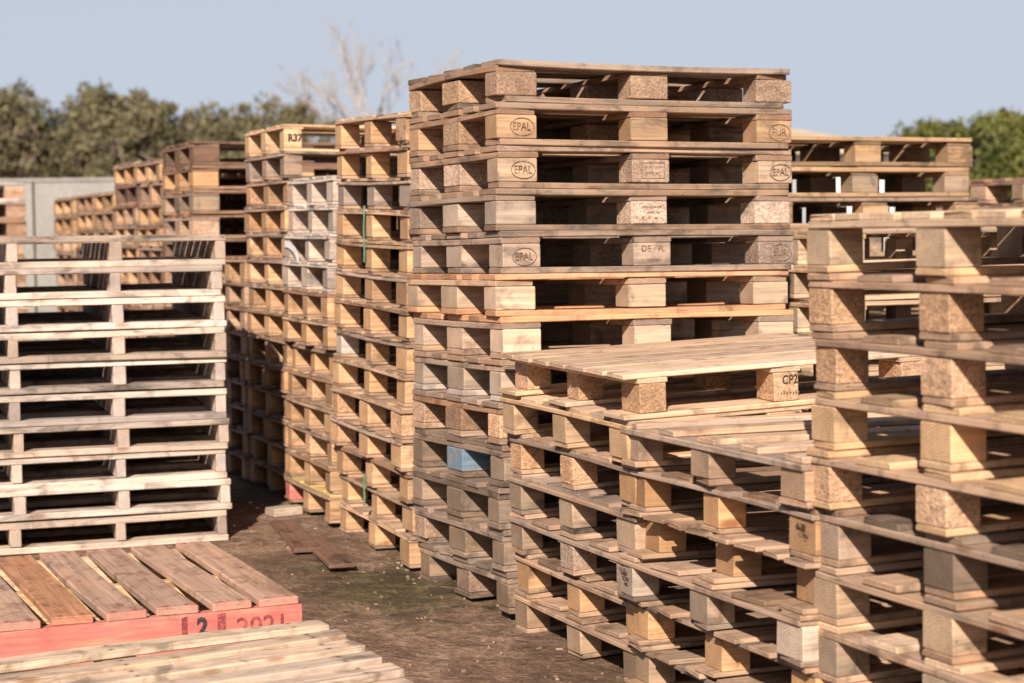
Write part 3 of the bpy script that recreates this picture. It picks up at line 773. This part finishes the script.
def tube(v, f, pts, radii, n=6):
    base = len(v)
    for i, p_ in enumerate(pts):
        d = (pts[min(i + 1, len(pts) - 1)] - pts[max(i - 1, 0)]).normalized()
        s = d.cross(Vector((.3, 1, .2))).normalized(); q = d.cross(s)
        for k in range(n):
            a = 2 * math.pi * k / n
            v.append(tuple(p_ + (s * math.cos(a) + q * math.sin(a)) * radii[i]))
    for i in range(len(pts) - 1):
        for k in range(n): f.append((base + i * n + k, base + i * n + (k + 1) % n, base + (i + 1) * n + (k + 1) % n, base + (i + 1) * n + k))
    f.append(tuple(base + (len(pts) - 1) * n + k for k in range(n)))

def bend(rr, a, b_, wob, n=5):
    return [a.lerp(b_, i / n) + Vector((rr.uniform(-1, 1), rr.uniform(-1, 1), rr.uniform(-.5, .5))) * (wob if 0 < i < n else 0) for i in range(n + 1)]

def leaves(v, f, rr, c, rad, n, size, flat=.8):
    for _ in range(n):
        d = Vector((rr.gauss(0, 1), rr.gauss(0, 1), rr.gauss(0, 1))).normalized() * (rr.random() ** .45)
        p_ = c + Vector((d.x * rad, d.y * rad, d.z * rad * flat))
        a = Vector((rr.gauss(0, 1), rr.gauss(0, 1), rr.gauss(0, 1) - .4)).normalized(); s = a.cross(Vector((rr.gauss(0, 1), rr.gauss(0, 1), rr.gauss(0, 1)))).normalized()
        L = size * rr.uniform(.6, 1.4); w = L * rr.uniform(.3, .55)
        k = len(v)
        v.extend([tuple(p_ - a * L * .5), tuple(p_ + s * w * .5), tuple(p_ + a * L * .5), tuple(p_ - s * w * .5)]); f.append((k, k + 1, k + 2, k + 3))

def broad_tree(x, y, h, wdt, seed, label, group, mat=M_EUC, nl=110, per=110, size=.19):
    rr = random.Random(seed); h *= .875; wdt *= 1.12
    root = bpy.data.objects.new('tree', None); COL.objects.link(root); root.location = (x, y, 0)
    tag(root, label, 'tree', group)
    v, f, lv, lf = [], [], [], []
    trunks = []
    for k in range(rr.choice([2, 3])):
        top = Vector((rr.uniform(-.25, .25) * wdt, rr.uniform(-.2, .2) * wdt, h * rr.uniform(.6, .8)))
        pts = bend(rr, Vector((rr.uniform(-.15, .15), rr.uniform(-.15, .15), -.15)), top, .12 * wdt * .4, 6)
        r0 = h * .022; tube(v, f, pts, [r0 * (1 - .75 * i / 6) for i in range(7)], 7); trunks.append(pts)
    for k in range(nl):
        z = rr.uniform(.30, 1.0)
        env = (math.sin(min(1, (1.04 - z) / .55) * math.pi / 2)) * (0.72 if z < .42 else 1)
        a = rr.uniform(0, 6.28); rad = wdt * .5 * env * rr.random() ** .5
        c = Vector((math.cos(a) * rad, math.sin(a) * rad * .8, h * z * rr.uniform(.93, 1.0)))
        pts = rr.choice(trunks); s = pts[rr.randrange(2, 7)]
        tube(v, f, bend(rr, s, c, .06 * wdt, 4), [h * .008 * (1 - .17 * i) for i in range(5)], 5)
        cr = rr.uniform(.08, .155) * h * (.8 if z > .85 else 1)
        leaves(lv, lf, rr, c, cr, int(per * rr.uniform(.6, 1.3)), size)
    for k in range(34):                                   # loose sprays that break the outline
        a = rr.uniform(0, 6.28); z = rr.uniform(.62, 1.0); rad = wdt * .5 * math.sin(min(1, (1.06 - z) / .55) * math.pi / 2)
        c = Vector((math.cos(a) * rad, math.sin(a) * rad * .8, h * (z + rr.uniform(.0, .10))))
        tube(v, f, bend(rr, c * .85, c, .05, 3), [.02, .015, .01, .006], 4)
        leaves(lv, lf, rr, c, rr.uniform(.15, .45), int(rr.uniform(20, 55)), size)
    link('trunk', new_mesh('trunk', v, f, M_BARK, True), root)
    link('crown', new_mesh('crown', lv, lf, mat), root)

def conifer(x, y, h, wdt, seed, label, group):
    rr = random.Random(seed)
    root = bpy.data.objects.new('conifer', None); COL.objects.link(root); root.location = (x, y, 0)
    tag(root, label, 'tree', group)
    v, f, lv, lf = [], [], [], []
    tube(v, f, [Vector((0, 0, -.1)), Vector((.03, 0, h * .5)), Vector((0, .02, h * .98))], [h * .03, h * .018, .01], 7)
    for k in range(190):
        z = rr.uniform(.03, 1.0); env = (1 - z) ** .38
        a = rr.uniform(0, 6.28); rad = wdt * .5 * env * rr.uniform(.45, 1.0)
        c = Vector((math.cos(a) * rad, math.sin(a) * rad, h * z + rad * .10))
        tube(v, f, [Vector((0, 0, max(.05, h * z - rad * .3))), c], [.02, .006], 4)
        leaves(lv, lf, rr, c, rr.uniform(.14, .30) * (.5 + env), int(70 * (.4 + env)), .13, 1.25)
    link('trunk', new_mesh('trunk', v, f, M_BARK, True), root)
    link('crown', new_mesh('crown', lv, lf, M_CON), root)

def bare_tree(x, y, h, seed, label, depth=5, spread_=.5, r0=None):
    rr = random.Random(seed)
    root = bpy.data.objects.new('bare_tree', None); COL.objects.link(root); root.location = (x, y, 0)
    tag(root, label, 'tree')
    vt, ft, vb, fb = [], [], [], []
    def grow(p_, d, L, r, k, vv, ff):
        e = p_ + d * L
        pts = bend(rr, p_, e, L * .07, 4); tube(vv, ff, pts, [r * (1 - .4 * i / 4) for i in range(5)], 5)
        if k == 0: return
        for _ in range(rr.choice([2, 3, 3])):
            nd = (d + Vector((rr.uniform(-1, 1), rr.uniform(-1, 1), rr.uniform(-.25, .7))) * spread_ * 1.15).normalized()
            s = pts[rr.choice([2, 3, 4, 4])]
            grow(s, nd, L * rr.uniform(.6, .85), r * .58, k - 1, vb, fb)
    grow(Vector((0, 0, -.1)), Vector((rr.uniform(-.15, .15), 0, 1)).normalized(), h * .30, r0 or h * .018, depth, vt, ft)
    link('trunk', new_mesh('trunk', vt, ft, M_PALEBARK, True), root)
    link('branches', new_mesh('branches', vb, fb, M_PALEBARK, True), root)

G = 'olive trees along the far left'
for i, (x, y, h, wd, lab) in enumerate([(-16.8, 56, 5.9, 5.0, 'dull olive tree at the far left edge of the skyline'), (-14.3, 54, 6.0, 4.2, 'dull olive tree above the concrete wall, left of the sky gap'),
                                   (-11.9, 55, 6.0, 4.6, 'tallest dull olive tree over the far concrete wall'), (-10.2, 53, 5.5, 4.0, 'brownish olive tree behind the far end of the pallet row'),
                                   (-8.9, 57, 5.3, 3.6, 'brown-green tree rising just left of the dark stack'), (-7.9, 60, 4.9, 2.6, 'low olive tree behind the dark stack'),
                                   (-15.6, 61, 5.6, 4.5, 'olive tree standing farther back between the two leftmost ones'), (-13.0, 62, 5.9, 4.2, 'olive tree standing farther back left of the tallest')]):
    broad_tree(x, y, h, wd, 20 + i, lab, G)
broad_tree(-6.9, 60, 5.75, 4.8, 31, 'rounded olive tree behind the lettered pallet', G)
broad_tree(-8.9, 64, 5.8, 3.2, 33, 'small olive tree between the dark stack and the rounded tree', G)
broad_tree(-3.2, 63, 4.3, 5.2, 35, 'low green tree behind the many-tiered stack', G)
bare_tree(-3.35, 60, 9.6, 45, 'bare pale tree branching above the stacks', 6, .62, .22)
bare_tree(-8.1, 66, 6.4, 47, 'small bare tree faint behind the rounded olive tree', 5, .5, .08)
GC = 'conifers at the right edge'
for i, (x, y, h, wd, lab) in enumerate([(7.85, 36, 3.05, 3.2, 'shortest bright green conifer at the left end of its row'), (8.6, 35, 3.10, 3.2, 'bright green conifer second from the left of its row'), (9.35, 36, 3.25, 3.2, 'bright green conifer third from the left of its row'),
                                   (10.2, 35, 3.42, 3.2, 'tallest bright green conifer at the right edge'), (6.9, 37, 2.5, 2.2, 'small green conifer half hidden behind the brown stack')]):
    conifer(x, y, h, wd, 60 + i, lab, GC)

# ------------------------------------------------------------------ light and sky
sun_dir = Vector((-.25, -1.75, 1.05)).normalized()
elev = math.asin(sun_dir.z); az = math.atan2(sun_dir.x, sun_dir.y)
w = bpy.data.worlds.new('World'); scene.world = w; w.use_nodes = True
nt = w.node_tree; bg = [n for n in nt.nodes if n.type == 'BACKGROUND'][0]
sky = nt.nodes.new('ShaderNodeTexSky'); sky.sky_type = 'NISHITA'; sky.sun_disc = False
sky.sun_elevation = elev; sky.sun_rotation = az
sky.air_density = 1.0; sky.dust_density = 1.5; sky.ozone_density = 2.0; sky.altitude = 50
W = NT(nt)
tcw = W.node('ShaderNodeTexCoord'); sz = W.node('ShaderNodeSeparateXYZ'); W.put(sz.inputs[0], tcw.outputs['Generated'])
hz = W.ramp(sz.outputs[2], .118, .20, .88, .0)          # pale haze low in the sky
W.put(bg.inputs[0], W.mix(hz, sky.outputs[0], (7.35, 8.0, 9.5, 1)))
bg.inputs[1].default_value = .05
sl = bpy.data.lights.new('sun', 'SUN'); sl.energy = 5.0; sl.angle = math.radians(.5); sl.color = (1.0, .92, .835)
so = bpy.data.objects.new('sun', sl); COL.objects.link(so)
so.rotation_euler = sun_dir.to_track_quat('Z', 'Y').to_euler(); so.location = (0, -10, 20)

# ------------------------------------------------------------------ camera
cam = bpy.data.cameras.new('camera'); co = bpy.data.objects.new('camera', cam); COL.objects.link(co)
cam.sensor_width = 36; cam.sensor_fit = 'HORIZONTAL'; cam.lens = 1897.5 / 1024 * 36
cam.clip_start = .1; cam.clip_end = 2000
co.matrix_world = Matrix.Translation((0, 0, 1.2588)) @ Matrix.Rotation(math.pi / 2 - .0595, 4, 'X') @ Matrix.Rotation(-.0115, 4, 'Z')
cam.dof.use_dof = True; cam.dof.focus_distance = 5.9; cam.dof.aperture_fstop = 3.5
scene.camera = co
vs = scene.view_settings; vs.view_transform = 'Standard'; vs.look = 'None'; vs.gamma = 1; vs.exposure = 0.66
scene.cycles.diffuse_bounces = 2
scene.render.resolution_x = 1024; scene.render.resolution_y = 683
